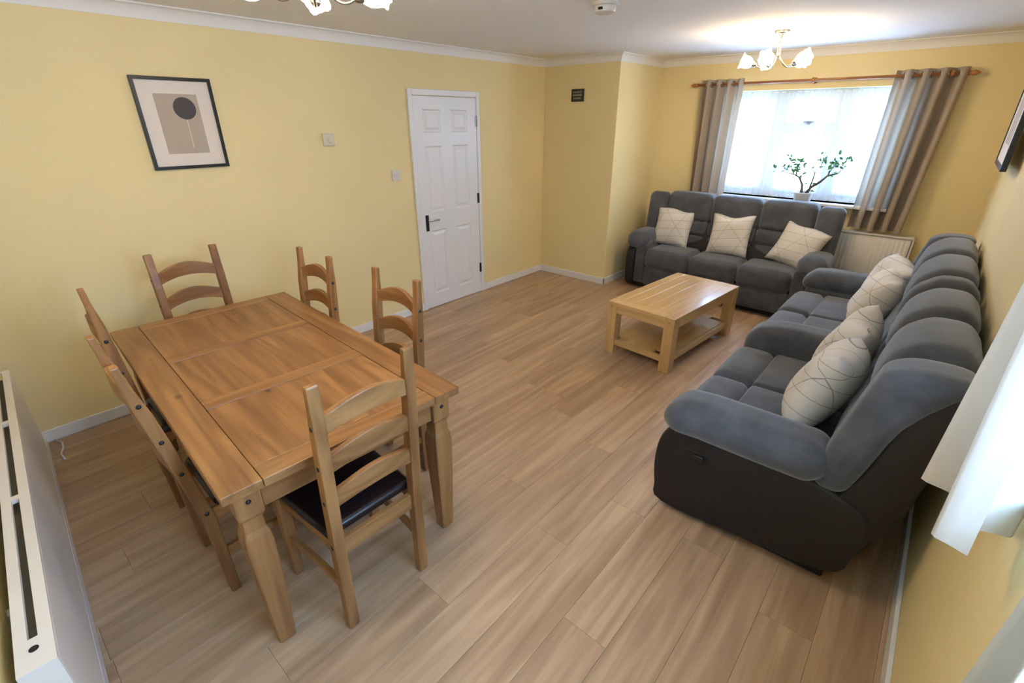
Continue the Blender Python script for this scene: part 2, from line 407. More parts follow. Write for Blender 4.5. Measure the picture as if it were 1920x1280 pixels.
# window in the right wall beside the camera
win2 = struct(empty('window_2', (4.17, .96, VZ0)))
fm = MB()
for a, b, c, d in ((VY0, VY0+.07, VZ0, VZ1), (VY1-.07, VY1, VZ0, VZ1), (VY0+.07, VY1-.07, VZ0, VZ0+.06), (VY0+.07, VY1-.07, VZ1-.07, VZ1), (.93, 1.0, VZ0+.06, VZ1-.07)):
    fm.box(0, .06, a-.96, b-.96, c-VZ0, d-VZ0)
fm.build('window_frame', M_upvc, win2)
for a, b in ((VY0+.07, .93), (1.0, VY1-.07)): MB().box(.025, .033, a-.96, b-.96, .06, VZ1-VZ0-.07).build('pane', M_glass, win2)
MB().box(-.135, 0, VY0-.96-.04, VY1-.96+.04, -.025, 0).build('window_sill', M_upvc, win2, bevel=.006)

# ------------------------------------------------------------ dining table
tbl = tag(empty('dining_table', (1.505, .822, 0), R(-3.0)), 'honey pine dining table with panelled top and chunky shaped legs', 'table')
LX, LY, TZ = .890, .462, .77
SB, EB, MR = .125, .085, .08
def tboard(x0, x1, y0, y1, ax, z1=TZ, nm='board', th=.034):
    g = .0009
    o = MB().box(-(x1-x0)/2+g, (x1-x0)/2-g, -(y1-y0)/2+g, (y1-y0)/2-g, -th, 0).build(nm, M_pine[ax], tbl, bevel=.003, seg=2)
    o.location = ((x0+x1)/2, (y0+y1)/2, z1); return o
tboard(-LX, LX, -LY, -LY+SB, 0); tboard(-LX, LX, LY-SB, LY, 0)
yi = LY-SB; pl = (2*LX-2*EB-2*MR)/3
x = -LX; tboard(x, x+EB, -yi, yi, 1); x += EB
for i in range(3):
    tboard(x, x+pl, -yi, yi, 0, TZ-.002, 'panel'); x += pl
    wdt = MR if i < 2 else EB
    tboard(x, x+wdt, -yi, yi, 1); x += wdt
prof = [(0, .026), (.012, .029), (.05, .031), (.35, .041), (.50, .044), (.54, .041), (.562, .034), (.60, .033), (.612, .033), (.626, .041), (.634, .042), (.736, .042)]
for sx in (-1, 1):
    for sy in (-1, 1):
        rings = [[(a*h, b*h, z) for a, b in ((-1, -1), (1, -1), (1, 1), (-1, 1))] for z, h in prof]
        lg = MB().loft(rings).build('leg', M_pine[2], tbl, bevel=.005, seg=2, loc=(sx*(LX-.075), sy*(LY-.075), 0))
        for dx, dy_ in ((0, sy), (sx, 0)):
            mt = Vector((dx, dy_, 0)).to_track_quat('Z', 'Y').to_matrix()
            MB().lathe([(.009, 0), (.008, .003), (.004, .005), (.0, .0055)], (dx*.0415, dy_*.0415, .69), 10, mt).build('stud', M_black, lg, smooth=True)
for sy in (-1, 1): MB().box(-LX+.12, LX-.12, -.011, .011, .632, .735).build('apron', M_pine[0], tbl, bevel=.002, loc=(0, sy*(LY-.06), 0))
for sx in (-1, 1): MB().box(-.011, .011, -LY+.12, LY-.12, .632, .735).build('apron', M_pine[1], tbl, bevel=.002, loc=(sx*(LX-.06), 0, 0))

# ------------------------------------------------------------ dining chairs (local: back posts at y=0, seat towards -y)
def make_chair(rake=.045):
    ch = empty('dining_chair')
    HW = .171
    def cy_(z): return .012*z/.42 if z < .42 else (.012+rake*(z-.42)/.68)     # centre line of a back post
    hd = [(0, .017), (.05, .019), (.40, .026), (.62, .027), (.90, .024), (.955, .019), (1.02, .0135), (1.095, .0125)]
    back = [(cy_(z)+min(h, .0185), z) for z, h in hd]
    front = [(cy_(z)-h, z) for z, h in hd][::-1]
    for s in (-1, 1):
        p = MB().prism(back+front, 0, -.021, .021).build('back_post', M_pine[2], ch, bevel=.005, loc=(s*HW, 0, 0))
        for z in (.945, .79, .64, .43):
            yy = .012+(-.0)*(z); mt = Vector((s, 0, 0)).to_track_quat('Z', 'Y').to_matrix()
            MB().lathe([(.009, 0), (.008, .002), (.0, .003)], (s*.0205, cy_(z)-.002, z), 8, mt).build('stud', M_black, p, smooth=True)
    for i, z in enumerate((.945, .79, .64)):
        yo = cy_(z)-.003; rings = []
        n = 12
        for k in range(n+1):
            t = -1+2*k/n; xx = t*(HW-.012); arch = .034*(1-t*t); bow = .022*(1-t*t)
            top = z+.034+arch+.004*math.cos(t*math.pi); bot = z-.034+arch*.85
            rings.append([(xx, yo+bow-.011, bot), (xx, yo+bow+.011, bot), (xx, yo+bow+.011, top), (xx, yo+bow-.011, top)])
        MB().loft(rings).build('back_rail', M_pine[0], ch, bevel=.003)
    FW, FD = .195, -.41
    for s in (-1, 1):
        rings = [[(s*.0+a*h, b*h, z) for a, b in ((-1, -1), (1, -1), (1, 1), (-1, 1))] for z, h in ((0, .016), (.03, .019), (.30, .023), (.36, .020), (.375, .024), (.432, .024))]
        MB().loft(rings).build('front_leg', M_pine[2], ch, bevel=.003, loc=(s*FW, FD+.02, 0))
        sr = []
        for k in range(9):
            t = k/8; xx = s*(HW+(FW-HW)*t); yy = -.01+(FD+.03)*t; sag = .03*math.sin(math.pi*t)
            sr.append([(xx-.010, yy, .375+sag), (xx+.010, yy, .375+sag), (xx+.010, yy, .435), (xx-.010, yy, .435)])
        MB().loft(sr).build('seat_rail', M_pine[1], ch)
        st = []
        for k in range(9):
            t = k/8; xx = s*(HW+(FW-HW)*t); yy = .005+(FD+.015)*t; sag = .02*math.sin(math.pi*t)
            st.append([(xx-.009, yy, .185+sag), (xx+.009, yy, .185+sag), (xx+.009, yy, .225+sag*.6), (xx-.009, yy, .225+sag*.6)])
        MB().loft(st).build('stretcher', M_pine[1], ch)
    MB().box(-HW+.015, HW-.015, -.012, .010, .365, .435).build('seat_rail', M_pine[0], ch, bevel=.002)
    MB().box(-FW+.015, FW-.015, FD+.008, FD+.03, .372, .435).build('seat_rail', M_pine[0], ch, bevel=.002)
    def fn(p):
        t = (-.0-p.y)/.42; k = .90+.14*t; return (p.x*k, p.y, p.z)
    MB().pad(-.205, .205, -.43, -.024, .432, .474, .018, (0, 0, .012), 5, fn).build('seat_pad', M_seat, ch, smooth=True)['label'] = 'dark brown leatherette seat pad'
    return ch
ch0 = make_chair()
spots = [((2.455, .757), -90, 'pine ladder-back chair at table end facing the sofas, dark seat pad showing'),
         ((.455, .885), 90, 'pine ladder-back chair at the table end by the yellow wall'),
         ((1.05, 1.320), 0, 'pine ladder-back chair on door side of table, next to the yellow wall'),
         ((1.777, 1.365), 0, 'pine ladder-back chair on door side of table, facing the coffee table'),
         ((1.062, .376), 175.5, 'pine ladder-back chair on radiator side of table, next to the yellow wall'),
         ((1.765, .352), 179, 'pine ladder-back chair on radiator side of table, farther from the picture wall')]
for i, ((x, y), a, lab) in enumerate(spots):       # local +y (the back) points away from the table
    c = ch0 if i == 0 else (make_chair(.10) if i == 5 else dup(ch0))
    c.location = (x, y, 0); c.rotation_euler = (0, 0, R(a))
    tag(c, lab, 'chair', 'dining chairs around the pine table')

# ------------------------------------------------------------ coffee table
ct = tag(empty('coffee_table', (2.252, 3.89, 0), R(-4.85)), 'light oak coffee table with square legs and a lower shelf', 'table')
cx, cy, cz = .296, .565, .453
for sx in (-1, 1):
    for sy in (-1, 1):
        l = MB().box(-.042, .042, -.042, .042, 0, cz).build('leg', M_oak[2], ct, bevel=.004, loc=(sx*(cx-.042), sy*(cy-.042), 0))
        for dx, dy_ in ((0, sy), (sx, 0)):
            mt = Vector((dx, dy_, 0)).to_track_quat('Z', 'Y').to_matrix()
            MB().lathe([(.007, 0), (.007, .0008), (0, .001)], (dx*.042, dy_*.042, .415), 8, mt).build('dowel_plug', M_pine[0], l)
g = .0004
def cb(x0, x1, y0, y1, z0, z1, ax, nm): 
    o = MB().box(-(x1-x0)/2+g, (x1-x0)/2-g, -(y1-y0)/2+g, (y1-y0)/2-g, z0-z1, 0).build(nm, M_oak[ax], ct, bevel=.001, seg=1); o.location = ((x0+x1)/2, (y0+y1)/2, z1)
for s in (-1, 1):
    a, b = sorted((s*cy, s*(cy-.084))); cb(-cx+.084, cx-.084, a, b, cz-.03, cz+.0003, 0, 'end_board')
    a, b = sorted((s*cx, s*(cx-.084))); cb(a, b, -cy+.084, cy-.084, cz-.03, cz+.0003, 1, 'top_board')
for j in range(4):
    wv = 2*(cx-.084)/4; cb(-cx+.084+j*wv, -cx+.084+(j+1)*wv, -cy+.084, cy-.084, cz-.03, cz, 1, 'top_board')
for s in (-1, 1):
    MB().box(-cx+.08, cx-.08, -.011, .011, .36, cz-.03).build('apron', M_oak[0], ct, bevel=.002, loc=(0, s*(cy-.02), 0))
    MB().box(-.011, .011, -cy+.08, cy-.08, .36, cz-.03).build('apron', M_oak[1], ct, bevel=.002, loc=(s*(cx-.02), 0, 0))
    MB().box(-.012, .012, -cy+.08, cy-.08, .075, .125).build('shelf_rail', M_oak[1], ct, bevel=.002, loc=(s*(cx-.03), 0, 0))
    MB().box(-cx+.08, cx-.08, -.012, .012, .075, .125).build('shelf_rail', M_oak[0], ct, bevel=.002, loc=(0, s*(cy-.03), 0))
for j in range(4):
    wv = 2*(cx-.043)/4; x0 = -cx+.043+j*wv; e = .085 if j in (0, 3) else .018
    cb(x0, x0+wv, -cy+e+.02, cy-e-.02, .108, .128, 1, 'shelf_board')

# ------------------------------------------------------------ sofas
def smooth_poly(pts, n=4):
    out = []; m = len(pts)
    for i in range(m):
        p0, p1, p2, p3 = [Vector(pts[(i+k) % m]) for k in (-1, 0, 1, 2)]
        for j in range(n):
            t = j/n; out.append(tuple(.5*((2*p1)+(p2-p0)*t+(2*p0-5*p1+4*p2-p3)*t*t+(3*p1-p0-3*p2+p3)*t**3)))
    return out
def slab(poly, x0, x1, e=.016):                  # rounded upholstered board, poly in (y, z)
    m = len(poly); cs = Vector((sum(p[0] for p in poly)/m, sum(p[1] for p in poly)/m)); rings = []
    def inset(d):
        r_ = []
        for p in poly:
            v = Vector(p)-cs; l = v.length; r_.append(cs+v*max(.1, (l-d)/l))
        return r_
    for x, d in ((x0, e), (x0+e*.15, e*.5), (x0+e*.5, e*.15), (x0+e, 0), (x1-e, 0), (x1-e*.5, e*.15), (x1-e*.15, e*.5), (x1, e)):
        rings.append([(x, q.x, q.y) for q in inset(d)])
    return MB().loft(rings)
def sofa_parts(root, W, D, arms, seats, rake, lever, console=None, quilt=False, bz=1.05, armY=.06, armD=.66, seatD=.64, backt=.24, inset=.0, br=.10, bot=.09, wingt=.14):
    # local x: along, y: depth from the front (0) to the wall (D)
    def lean(y_, k): return lambda p: (p.x, p.y+y_+max(0, p.z-.45)*k, p.z)
    MB().box(.10, W-.10, .10, D-.20, .0, .09).build('plinth', M_leather, root, bevel=.01)
    b0 = D-.30
    shell = [(b0+.02, .17), (b0+.0, .30), (b0+.01, .46), (b0+.135, .90), (b0+.20, .955), (b0+.26, .96), (b0+.29, .92), (b0+.265, .46), (b0+.20, .28), (b0+.16, .17)]
    slab(smooth_poly(shell), .075, W-.085, .02).build('back_shell', M_leather, root, smooth=True)
    for k, (xa, xb) in enumerate(arms):
        p0, p1 = (xa+.03, xa+.13) if k == 0 else (xb-.13, xb-.04)
        poly = [(armY+.01, .03), (armY-.035, .13), (armY-.05, .27), (armY-.035, .40), (armY+.02, .478), (armY+.16, .488), (armD-.10, .492), (armD+.05, .478), (D-.15, .43), (D-.105, .36), (D-.13, .22), (D-.19, bot), (D*.45, bot*.5)]
        sp = slab(smooth_poly(poly), p0, p1, .022).build('side_panel', M_leather, root, smooth=True); sp['label'] = 'black leather side panel'
        MB().pad(xa+.10 if k == 0 else xa, xb if k == 0 else xb-.10, armY+.0, armD+.04, .06, .50, .03).build('arm_body', M_sofa, root, smooth=True)
        q0, q1 = (xa-.005, xb) if k == 0 else (xa, xb+.005)
        def drop(p, y0=armY, y1=armD):
            t = (p.y-y0)/(y1-y0); return (p.x, p.y, p.z-.28*max(0, .25-t)**2)
        MB().pad(q0, q1, armY-.03, armD+.03, .470, .64, .082, (.0, .015, .010), 6, drop).build('arm_pad', M_cord, root, smooth=True)
        if k == lever:
            sg_ = 1 if k == 1 else -1; xo = p1 if k == 1 else p0
            MB().pad(xo-.004, xo+.003, armY+.09, armY+.20, .345, .405, .003).build('handle_plate', M_black, sp)
            MB().pad(min(xo, xo+sg_*.014), max(xo, xo+sg_*.014), armY+.135, armY+.185, .36, .395, .006).build('recliner_lever', M_black, sp, smooth=True)
    for (xa, xb) in seats:
        g = .002
        if quilt:
            c = (xa+xb)/2
            for (a, b) in ((xa, c), (c, xb)):
                mb = MB()
                mb.pad(a+g, b-g, .0, .232, .27, .472, .060, (0, .012, .014), 5)
                mb.pad(a+g, b-g, .218, seatD+.06, .30, .470, .032, (0, 0, .014), 5)
                mb.build('seat_cushion', M_sofa, root, smooth=True)
                MB().pad(a+g, b-g, .035, .12, .08, .30, .03, (0, .01, 0), 4).build('footrest', M_sofa, root, smooth=True)
        else:
            MB().pad(xa+g, xb-g, 0, seatD+.05, .255, .475, .060, (0, .008, .010), 6).build('seat_cushion', M_sofa, root, smooth=True)
            MB().pad(xa+g, xb-g, .012, .10, .06, .275, .03, (0, .008, 0), 4).build('footrest', M_sofa, root, smooth=True)
    cells = [q for (a, b) in seats for q in ((a, (a+b)/2), ((a+b)/2, b))] if quilt else list(seats)
    for (xa, xb) in cells+([console] if console else []):
        g = .002; y_ = seatD
        MB().pad(xa+g, xb-g, 0, backt, .755, bz, br, (0, .016, .008), 5, lean(y_, rake)).build('back_cushion', M_sofa, root, smooth=True)
        if not quilt:
            MB().pad(xa+g, xb-g, .006, backt-.03, .615, .772, .035, (0, .010, 0), 4, lean(y_, rake)).build('back_cushion', M_sofa, root, smooth=True)
            MB().pad(xa+g, xb-g, .006, backt-.04, .45, .628, .035, (0, .010, 0), 4, lean(y_, rake)).build('back_cushion', M_sofa, root, smooth=True)
        else:
            MB().pad(xa+g, xb-g, .015, backt-.03, .44, .79, .06, (0, .02, 0), 4, lean(y_, rake)).build('back_cushion', M_sofa, root, smooth=True)
    for k, (xa, xb) in enumerate(arms):
        q0, q1 = (xa+inset, seats[0][0]) if k == 0 else (seats[-1][1], xb-inset)
        ln = lean(seatD-.01, rake); kk = 1.0 if quilt else 0.
        MB().pad(q0+.002, q1-.002, .0, wingt, .46, bz-.012, .06, (0, .01, 0), 6, lambda p: ln(Vector((p.x, p.y*(1+kk*max(0, (p.z-.70)/.34)**2), p.z)))).build('wing', M_cord, root, smooth=True)
    if quilt:                                    # leather ends behind the wings
        e0 = D-.99
        ep = [(e0+.72, .36), (e0+.79, .58), (e0+.85, .84), (e0+.885, .955), (e0+.94, .985), (e0+.982, .93), (e0+.965, .62), (e0+.91, .40), (e0+.84, .30)]
        for xa, xb in ((.052, .16), (W-.16, W-.052)): slab(smooth_poly(ep), xa, xb, .016).build('wing_back', M_leather, root, smooth=True)
    if console:
        xa, xb = console
        def fall(p): return (p.x, p.y, p.z-(.9*max(0, .26-p.y)**2 if p.z > .3 else 0))
        MB().pad(xa+.002, xb-.002, .012, seatD+.08, .08, .612, .075, (0, .01, .008), 7, fall).build('console', M_sofa, root, smooth=True)

sA = tag(empty('recliner_sofa', (1.12, 5.03, 0)), 'charcoal three-seat recliner sofa under the window', 'sofa')
sofa_parts(sA, 2.0, .665, [(0, .25), (1.75, 2.0)], [(.25, .75), (.75, 1.25), (1.25, 1.75)], .12, 0, seatD=.385, armD=.42, armY=.04, backt=.195, bz=1.05, inset=.02, br=.055, bot=.04)
sB = tag(empty('recliner_sofa', (3.0, 4.87, 0), R(-90)), 'long charcoal recliner sofa with middle armrest along the right wall', 'sofa')
sofa_parts(sB, 2.95, .99, [(0, .25), (2.70, 2.95)], [(.25, 1.44), (1.70, 2.70)], .22, 1, console=(1.44, 1.70), quilt=True, backt=.25, bz=1.05, inset=.03)

# ------------------------------------------------------------ cushions
def make_cushion(name, size=.43, th=.085, seed=0):
    rnd = random.Random(seed); n = 16; V = []; Fc = []; a = size/2
    ph = [rnd.uniform(0, 6) for _ in range(6)]
    def pt(u, v, sg):
        x = a*u*(1-.09*(1-v*v)); z = a*v*(1-.09*(1-u*u))
        t = th*(max(0, 1-u**4)*max(0, 1-v**4))**.62
        t *= 1+.10*math.sin(3*u+ph[0])*math.sin(2.6*v+ph[1])
        z += .012*math.sin(4*u+ph[2])*(.5+.5*v)
        y = sg*t+.012*math.sin(2*u+ph[3])*math.sin(2*v+ph[4])
        return (x, y, z+a)
    g = {}
    for sg in (-1, 1):
        for i in range(n+1):
            for j in range(n+1):
                e = i in (0, n) or j in (0, n)
                key = (i, j, 0 if e else sg)
                if key not in g:
                    g[key] = len(V); V.append(pt(math.sin((-1+2*i/n)*math.pi/2)*.35+(-1+2*i/n)*.65, math.sin((-1+2*j/n)*math.pi/2)*.35+(-1+2*j/n)*.65, 0 if e else sg))
        for i in range(n):
            for j in range(n):
                q = []
                for (k, l) in ((i, j), (i+1, j), (i+1, j+1), (i, j+1)):
                    e = k in (0, n) or l in (0, n); q.append(g[(k, l, 0 if e else sg)])
                Fc.append(q if sg < 0 else q[::-1])
    return MB().add(V, Fc).build(name, M_cush, smooth=True)
cus = [((1.50, 5.345, .465), (-16, 3, 4), 'cream line-pattern cushion by the leather-sided arm near the white wall corner'),
       ((2.15, 5.33, .465), (-16, -2, 0), 'cream line-pattern cushion in the middle of the sofa under the window'),
       ((2.73, 5.33, .460), (-20, 14, -10), 'cream line-pattern cushion tilted beside the radiator-side arm of the window sofa'),
       ((3.52, 4.45, .470), (-24, 4, -66), 'cream cushion leaning in the corner by the arm next to the radiator'),
       ((3.49, 4.00, .470), (-24, 0, -80), 'cream cushion propped in front of another, beyond the middle armrest'),
       ((3.49, 2.96, .472), (-20, 3, -88), 'cream cushion on the long sofa just before the middle armrest'),
       ((3.50, 2.46, .472), (-16, -4, -94), 'pale cushion lit by the side window, at the leather end of the long sofa')]
for i, (loc, rot, lab) in enumerate(cus):
    c = make_cushion('throw_cushion', .43, .088 if i < 3 else .105, i); c.location = loc; c.rotation_euler = (R(rot[0]), R(rot[1]), R(rot[2]))
    tag(c, lab, 'cushion', 'throw cushions on the sofas')

# ------------------------------------------------------------ curtains, pole, net
def curtain(name, wtop, wbot, zt, zb, folds, amp, mat, seed=0, shift=0., rod=None, eyel=True, flare=1.25):
    """local x along the rod, y = depth, z up; origin on the rod axis at floor level"""
    rnd = random.Random(seed); nx, nz = folds*12, 22; V = []; Fc = []
    ph = rnd.uniform(0, 6)
    for k in range(nz+1):
        t = k/nz; z = zt+(zb-zt)*t; wd = wtop+(wbot-wtop)*t; am = amp*(1+(flare-1)*t)
        for i in range(nx+1):
            s = i/nx; a = 2*math.pi*folds*s
            x = (s-.5)*wd+shift*t+.012*math.sin(a*2+ph)*t
            y = am*math.sin(a)+.016*t*math.sin(a*.5+ph+2*t)
            V.append((x, y, z))
    for k in range(nz):
        for i in range(nx):
            q = k*(nx+1)+i; Fc.append((q, q+1, q+nx+2, q+nx+1))
    o = MB().add(V, Fc).build(name, mat, smooth=True)
    if eyel:
        for j in range(folds*2):
            s = (j+.5)/(folds*2)*1.0
            if s > 1: continue
            s = j/(2*folds); xx = (s-.5)*wtop
            if j == 0: continue
            sl = amp*2*math.pi*folds/wtop*(1 if j % 2 == 0 else -1)
            d = Vector((-sl, 1, 0)).normalized()
            mt = d.to_track_quat('Z', 'Y').to_matrix()
            ring = []
            rr, th = .024, .005
            mb = MB(); rings = []
            for u in range(14):
                au = 2*math.pi*u/14
                rings.append([mt @ Vector(((rr+th*math.cos(b))*math.cos(au), (rr+th*math.cos(b))*math.sin(au), th*math.sin(b))) for b in [2*math.pi*q/6 for q in range(6)]])
            rings.append(rings[0]); mb.loft(rings, cap=False)
            e = mb.build('eyelet', M_chrome, o, smooth=True); e.location = (xx, 0, rod)
    return o
RY, RZ = 5.765, 2.122
c = curtain('curtain', .44, .37, RZ+.045, .83, 4, .045, M_curt, 1, 0., RZ); c.location = (1.675, RY, 0)
tag(c, 'taupe eyelet curtain gathered beside the white wall corner', 'curtain', 'taupe curtains at the far window')
c = curtain('curtain', .48, .42, RZ+.045, .83, 4, .05, M_curt, 5, -.06, RZ); c.location = (3.38, RY, 0)
tag(c, 'taupe eyelet curtain hanging down to the white radiator', 'curtain', 'taupe curtains at the far window')
pole = tag(empty('curtain_pole', (2.515, RY, RZ)), 'orange-brown wooden curtain pole with pointed finials above the window', 'curtain pole')
MB().tube([(-1.10, 0, 0), (1.10, 0, 0)], .0125, 12).build('rod', M_pole, pole, smooth=True)
for s in (-1, 1):
    mt = Vector((s, 0, 0)).to_track_quat('Z', 'Y').to_matrix()
    MB().lathe([(.0126, 0), (.020, .004), (.020, .012), (.012, .016), (.013, .022), (.022, .04), (.018, .056), (.006, .075), (0, .08)], (s*1.095, 0, 0), 14, mt).build('finial', M_pole, pole, smooth=True)
for x in (-1.0, 0., 1.0):
    b = MB().tube([(x, 0, 0), (x, .076, 0)], .010, 10)
    mt = Vector((0, 1, 0)).to_track_quat('Z', 'Y').to_matrix()
    b.lathe([(.026, .066), (.026, .078)], (x, 0, 0), 14, mt)
    mt = Vector((1, 0, 0)).to_track_quat('Z', 'Y').to_matrix()
    b.lathe([(.014, -.011), (.023, -.011), (.023, .011), (.014, .011)], (x, 0, 0), 16, mt)
    b.build('bracket', M_pole, pole, auto=40)
nx = 150; V = []; Fc = []
for k in range(5):
    z = WZ1-.012+(WZ0+.008-WZ1+.012)*k/4
    for i in range(nx+1):
        s = i/nx; V.append((WX0+.01+(WX1-WX0-.02)*s, Y2+.075+.011*math.sin(s*150)+.006*math.sin(s*43+1), z))
for k in range(4):
    for i in range(nx): q = k*(nx+1)+i; Fc.append((q, q+1, q+nx+2, q+nx+1))
nc = MB().add(V, Fc).build('net_curtain', M_net, smooth=True)
tag(nc, 'sheer white net curtain hanging inside the far window', 'net curtain')
MB().tube([(WX0+.005, Y2+.075, WZ1-.02), (WX1-.005, Y2+.075, WZ1-.02)], .004, 6).build('net_wire', M_upvc, nc)
# curtains of the side window
CX = 3.965
c = curtain('curtain', .32, .40, 2.165, 1.0, 2, .05, M_ccurt, 3, -.02, 2.12, flare=1.35); c.location = (CX, 1.385, 0); c.rotation_euler = (0, 0, R(90))
tag(c, 'cream curtain hanging by the leather end of the long sofa', 'curtain', 'cream curtains at the side window')
c = curtain('curtain', .12, .13, 2.165, .84, 2, .04, M_ccurt, 8, 0, 2.12); c.location = (CX, .67, 0); c.rotation_euler = (0, 0, R(90))
tag(c, 'cream curtain on the radiator-wall side of the side window', 'curtain', 'cream curtains at the side window')
pole2 = tag(empty('curtain_pole', (CX, .95, 2.12)), 'wooden curtain pole over the side window', 'curtain pole')
MB().tube([(0, -.85, 0), (0, .85, 0)], .0125, 12).build('rod', M_pole, pole2, smooth=True)
for y in (-.82, .82): MB().tube([(0, y, 0), (xr(.95+y)-CX+.002, y, 0)], .010, 10).build('bracket', M_pole, pole2)

# ------------------------------------------------------------ radiators
rf = tag(empty('radiator', (3.02, 5.765, 0)), 'white fluted panel radiator below the window sill', 'radiator')
nfl = 34; top = []; Wd = 1.24
pts = []
for i in range(nfl*4+1):
    x = -Wd/2+.015+(Wd-.03)*i/(nfl*4); pts.append((x, -.038-.010*(.5-.5*math.cos(2*math.pi*i/4))))
ringf = [[(x, y, z) for z in (.25, .27, .765, .785)] for x, y in pts]
for r_ in ringf:
    r_[0] = (r_[0][0], -.034, .25); r_[3] = (r_[3][0], -.034, .785)
MB().loft(ringf, cap=False, closed=False).build('front_panel', M_rad, rf, smooth=True)
MB().box(-Wd/2, Wd/2, -.02, .03, .24, .79).build('body', M_rad, rf, bevel=.006)
MB().box(-Wd/2, Wd/2, -.05, .045, .79, .805).build('top_grille', M_rad, rf, bevel=.003)
for s in (-1, 1): MB().box(s*Wd/2-.006, s*Wd/2+.006, -.046, .04, .25, .79).build('side_cover', M_rad, rf, bevel=.002)
for s in (-1, 1): MB().tube([(s*(Wd/2-.08), 0, .0), (s*(Wd/2-.08), 0, .26)], .010, 8).build('pipe', M_rad, rf, smooth=True)

rl = tag(empty('radiator', (1.335, yb(1.335)+.055, 0), -math.atan(.049)), 'long white convector radiator below the yellow wall beside the dining table', 'radiator')
L2 = 1.07
MB().box(-L2, L2, .040, .052, .13, .585).build('front_panel', M_rad, rl, bevel=.005)
MB().box(-L2+.01, L2-.01, -.020, -.010, .13, .585).build('rear_panel', M_rad, rl, bevel=.003)
gr = MB()
gr.box(-L2, L2, -.022, .004, .585, .60); gr.box(-L2, L2, .024, .052, .585, .60)
for x in (-L2, -.42, .24, L2-.10): gr.box(x, x+(.10 if x > .5 else .028), .004, .024, .585, .60)
g_ = gr.build('top_grille', M_rad, rl)
MB().lathe([(.010, 0), (.010, .0012), (0, .0012)], (L2-.06, .014, .600), 12).build('valve_hole', M_hole, g_)
MB().box(-L2+.02, L2-.02, -.008, .038, .14, .56).build('convector_core', M_core, rl)
ec = MB(); ec.box(L2, L2+.008, -.022, .052, .50, .60); ec.box(L2, L2+.008, -.022, -.008, .13, .50); ec.box(L2, L2+.008, .028, .052, .13, .50); ec.box(L2, L2+.008, -.008, .028, .13, .30)
ec.build('end_cover', M_rad, rl)
for s in (-1, 1): MB().box(s*.7-.015, s*.7+.015, -.056, -.018, .2, .5).build('wall_bracket', M_rad, rl)
for s in (-1, 1): MB().tube([(s*(L2-.1), .0, .0), (s*(L2-.1), .0, .16)], .0085, 8).build('pipe', M_rad, rl, smooth=True)
cb_ = MB().tube([(.02, .03, .006), (.09, .055, .006), (.16, .05, .006), (.23, .03, .006), (.31, .035, .006)], .006, 8).build('cable', M_wplast, smooth=True)
tag(cb_, 'short white cable lying on the floor in the corner by the radiator', 'cable')

# ------------------------------------------------------------ pictures, switches
pc = tag(empty('framed_picture', (0, 1.187, 1.51)), 'black-framed abstract print with a dark disc on the yellow wall', 'picture')
hw, hh, fwid = .2155, .5205, .019
MB().box(.001, .024, -hw, -hw+fwid, 0, hh).box(.001, .024, hw-fwid, hw, 0, hh).box(.001, .024, -hw+fwid, hw-fwid, 0, fwid).box(.001, .024, -hw+fwid, hw-fwid, hh-fwid, hh).build('frame', M_frame, pc, bevel=.002)
MB().box(.002, .012, -hw+fwid, hw-fwid, fwid, hh-fwid).build('mount', M_mount, pc)
pr = MB().box(.012, .013, -.117, .118, .09, .43).build('print', M_print, pc)
mt = Vector((1, 0, 0)).to_track_quat('Z', 'Y').to_matrix()
MB().lathe([(.063, .0), (.063, .0012), (0, .0012)], (.0128, .035, .35), 32, mt).build('disc', M_disc, pr)
MB().box(.013, .0136, .031, .034, .12, .287).build('line', M_mount, pr)
sg = tag(empty('framed_sign', (.455, Y1, 1.969)), 'small square black sign with pale lettering in the alcove', 'sign')
MB().box(-.078, .078, -.016, -.001, 0, .122).build('board', M_sign, sg, bevel=.002)
b_ = MB()
for z, xs in ((.082, ((-.055, -.03), (-.024, 0), (.006, .024))), (.054, ((-.058, -.043), (-.039, -.022), (-.018, -.004), (0, .016), (.02, .036), (.04, .056))), (.024, ((-.05, -.03), (-.024, -.004), (.002, .02), (.026, .046)))):
    for a, c_ in xs:
        h_ = .017; b_.box(a, a+.005, -.0172, -.0158, z, z+h_).box(c_-.005, c_, -.0172, -.0158, z, z+h_).box(a+.005, c_-.005, -.0172, -.0158, z+h_*.4, z+h_*.65)
b_.build('lettering', M_mark, sg)
MB().box(.034, .056, -.0172, -.0158, .078, .105).build('emblem', M_mgreen, sg)
pr2 = tag(empty('framed_picture', (3.957, 4.70, 1.50)), 'black-framed picture on the wall above the long sofa', 'picture')
MB().box(-.012, .018, -.44, -.41, 0, .62).box(-.012, .018, .41, .44, 0, .62).box(-.012, .018, -.41, .41, 0, .03).box(-.012, .018, -.41, .41, .59, .62).build('frame', M_frame, pr2, bevel=.002)
MB().box(-.006, .014, -.41, .41, .03, .59).build('mount', M_mount, pr2)
MB().box(-.0068, -.006, -.22, .22, .14, .48).build('print', M_print, pr2)
MB().box(.018, .064, -.1, .1, .5, .54).build('hanger', M_black, pr2)
th = tag(empty('thermostat', (0, 2.16, 1.61)), 'cream thermostat box on the yellow wall beside the picture', 'thermostat')
MB().box(0, .026, -.045, .045, 0, .09).build('case', M_plastic, th, bevel=.006)
MB().lathe([(.022, 0), (.021, .006), (.016, .009), (0, .009)], (.026, .012, .04), 18, mt).build('dial', M_plastic, th, auto=40)
sw = tag(empty('light_switch', (0, 2.768, 1.30)), 'white light switch on the wall beside the door', 'light switch')
MB().box(0, .009, -.043, .043, 0, .086).build('plate', M_wplast, sw, bevel=.003)
MB().box(.009, .0125, -.022, -.006, .03, .058).build('rocker', M_wplast, sw, bevel=.001)
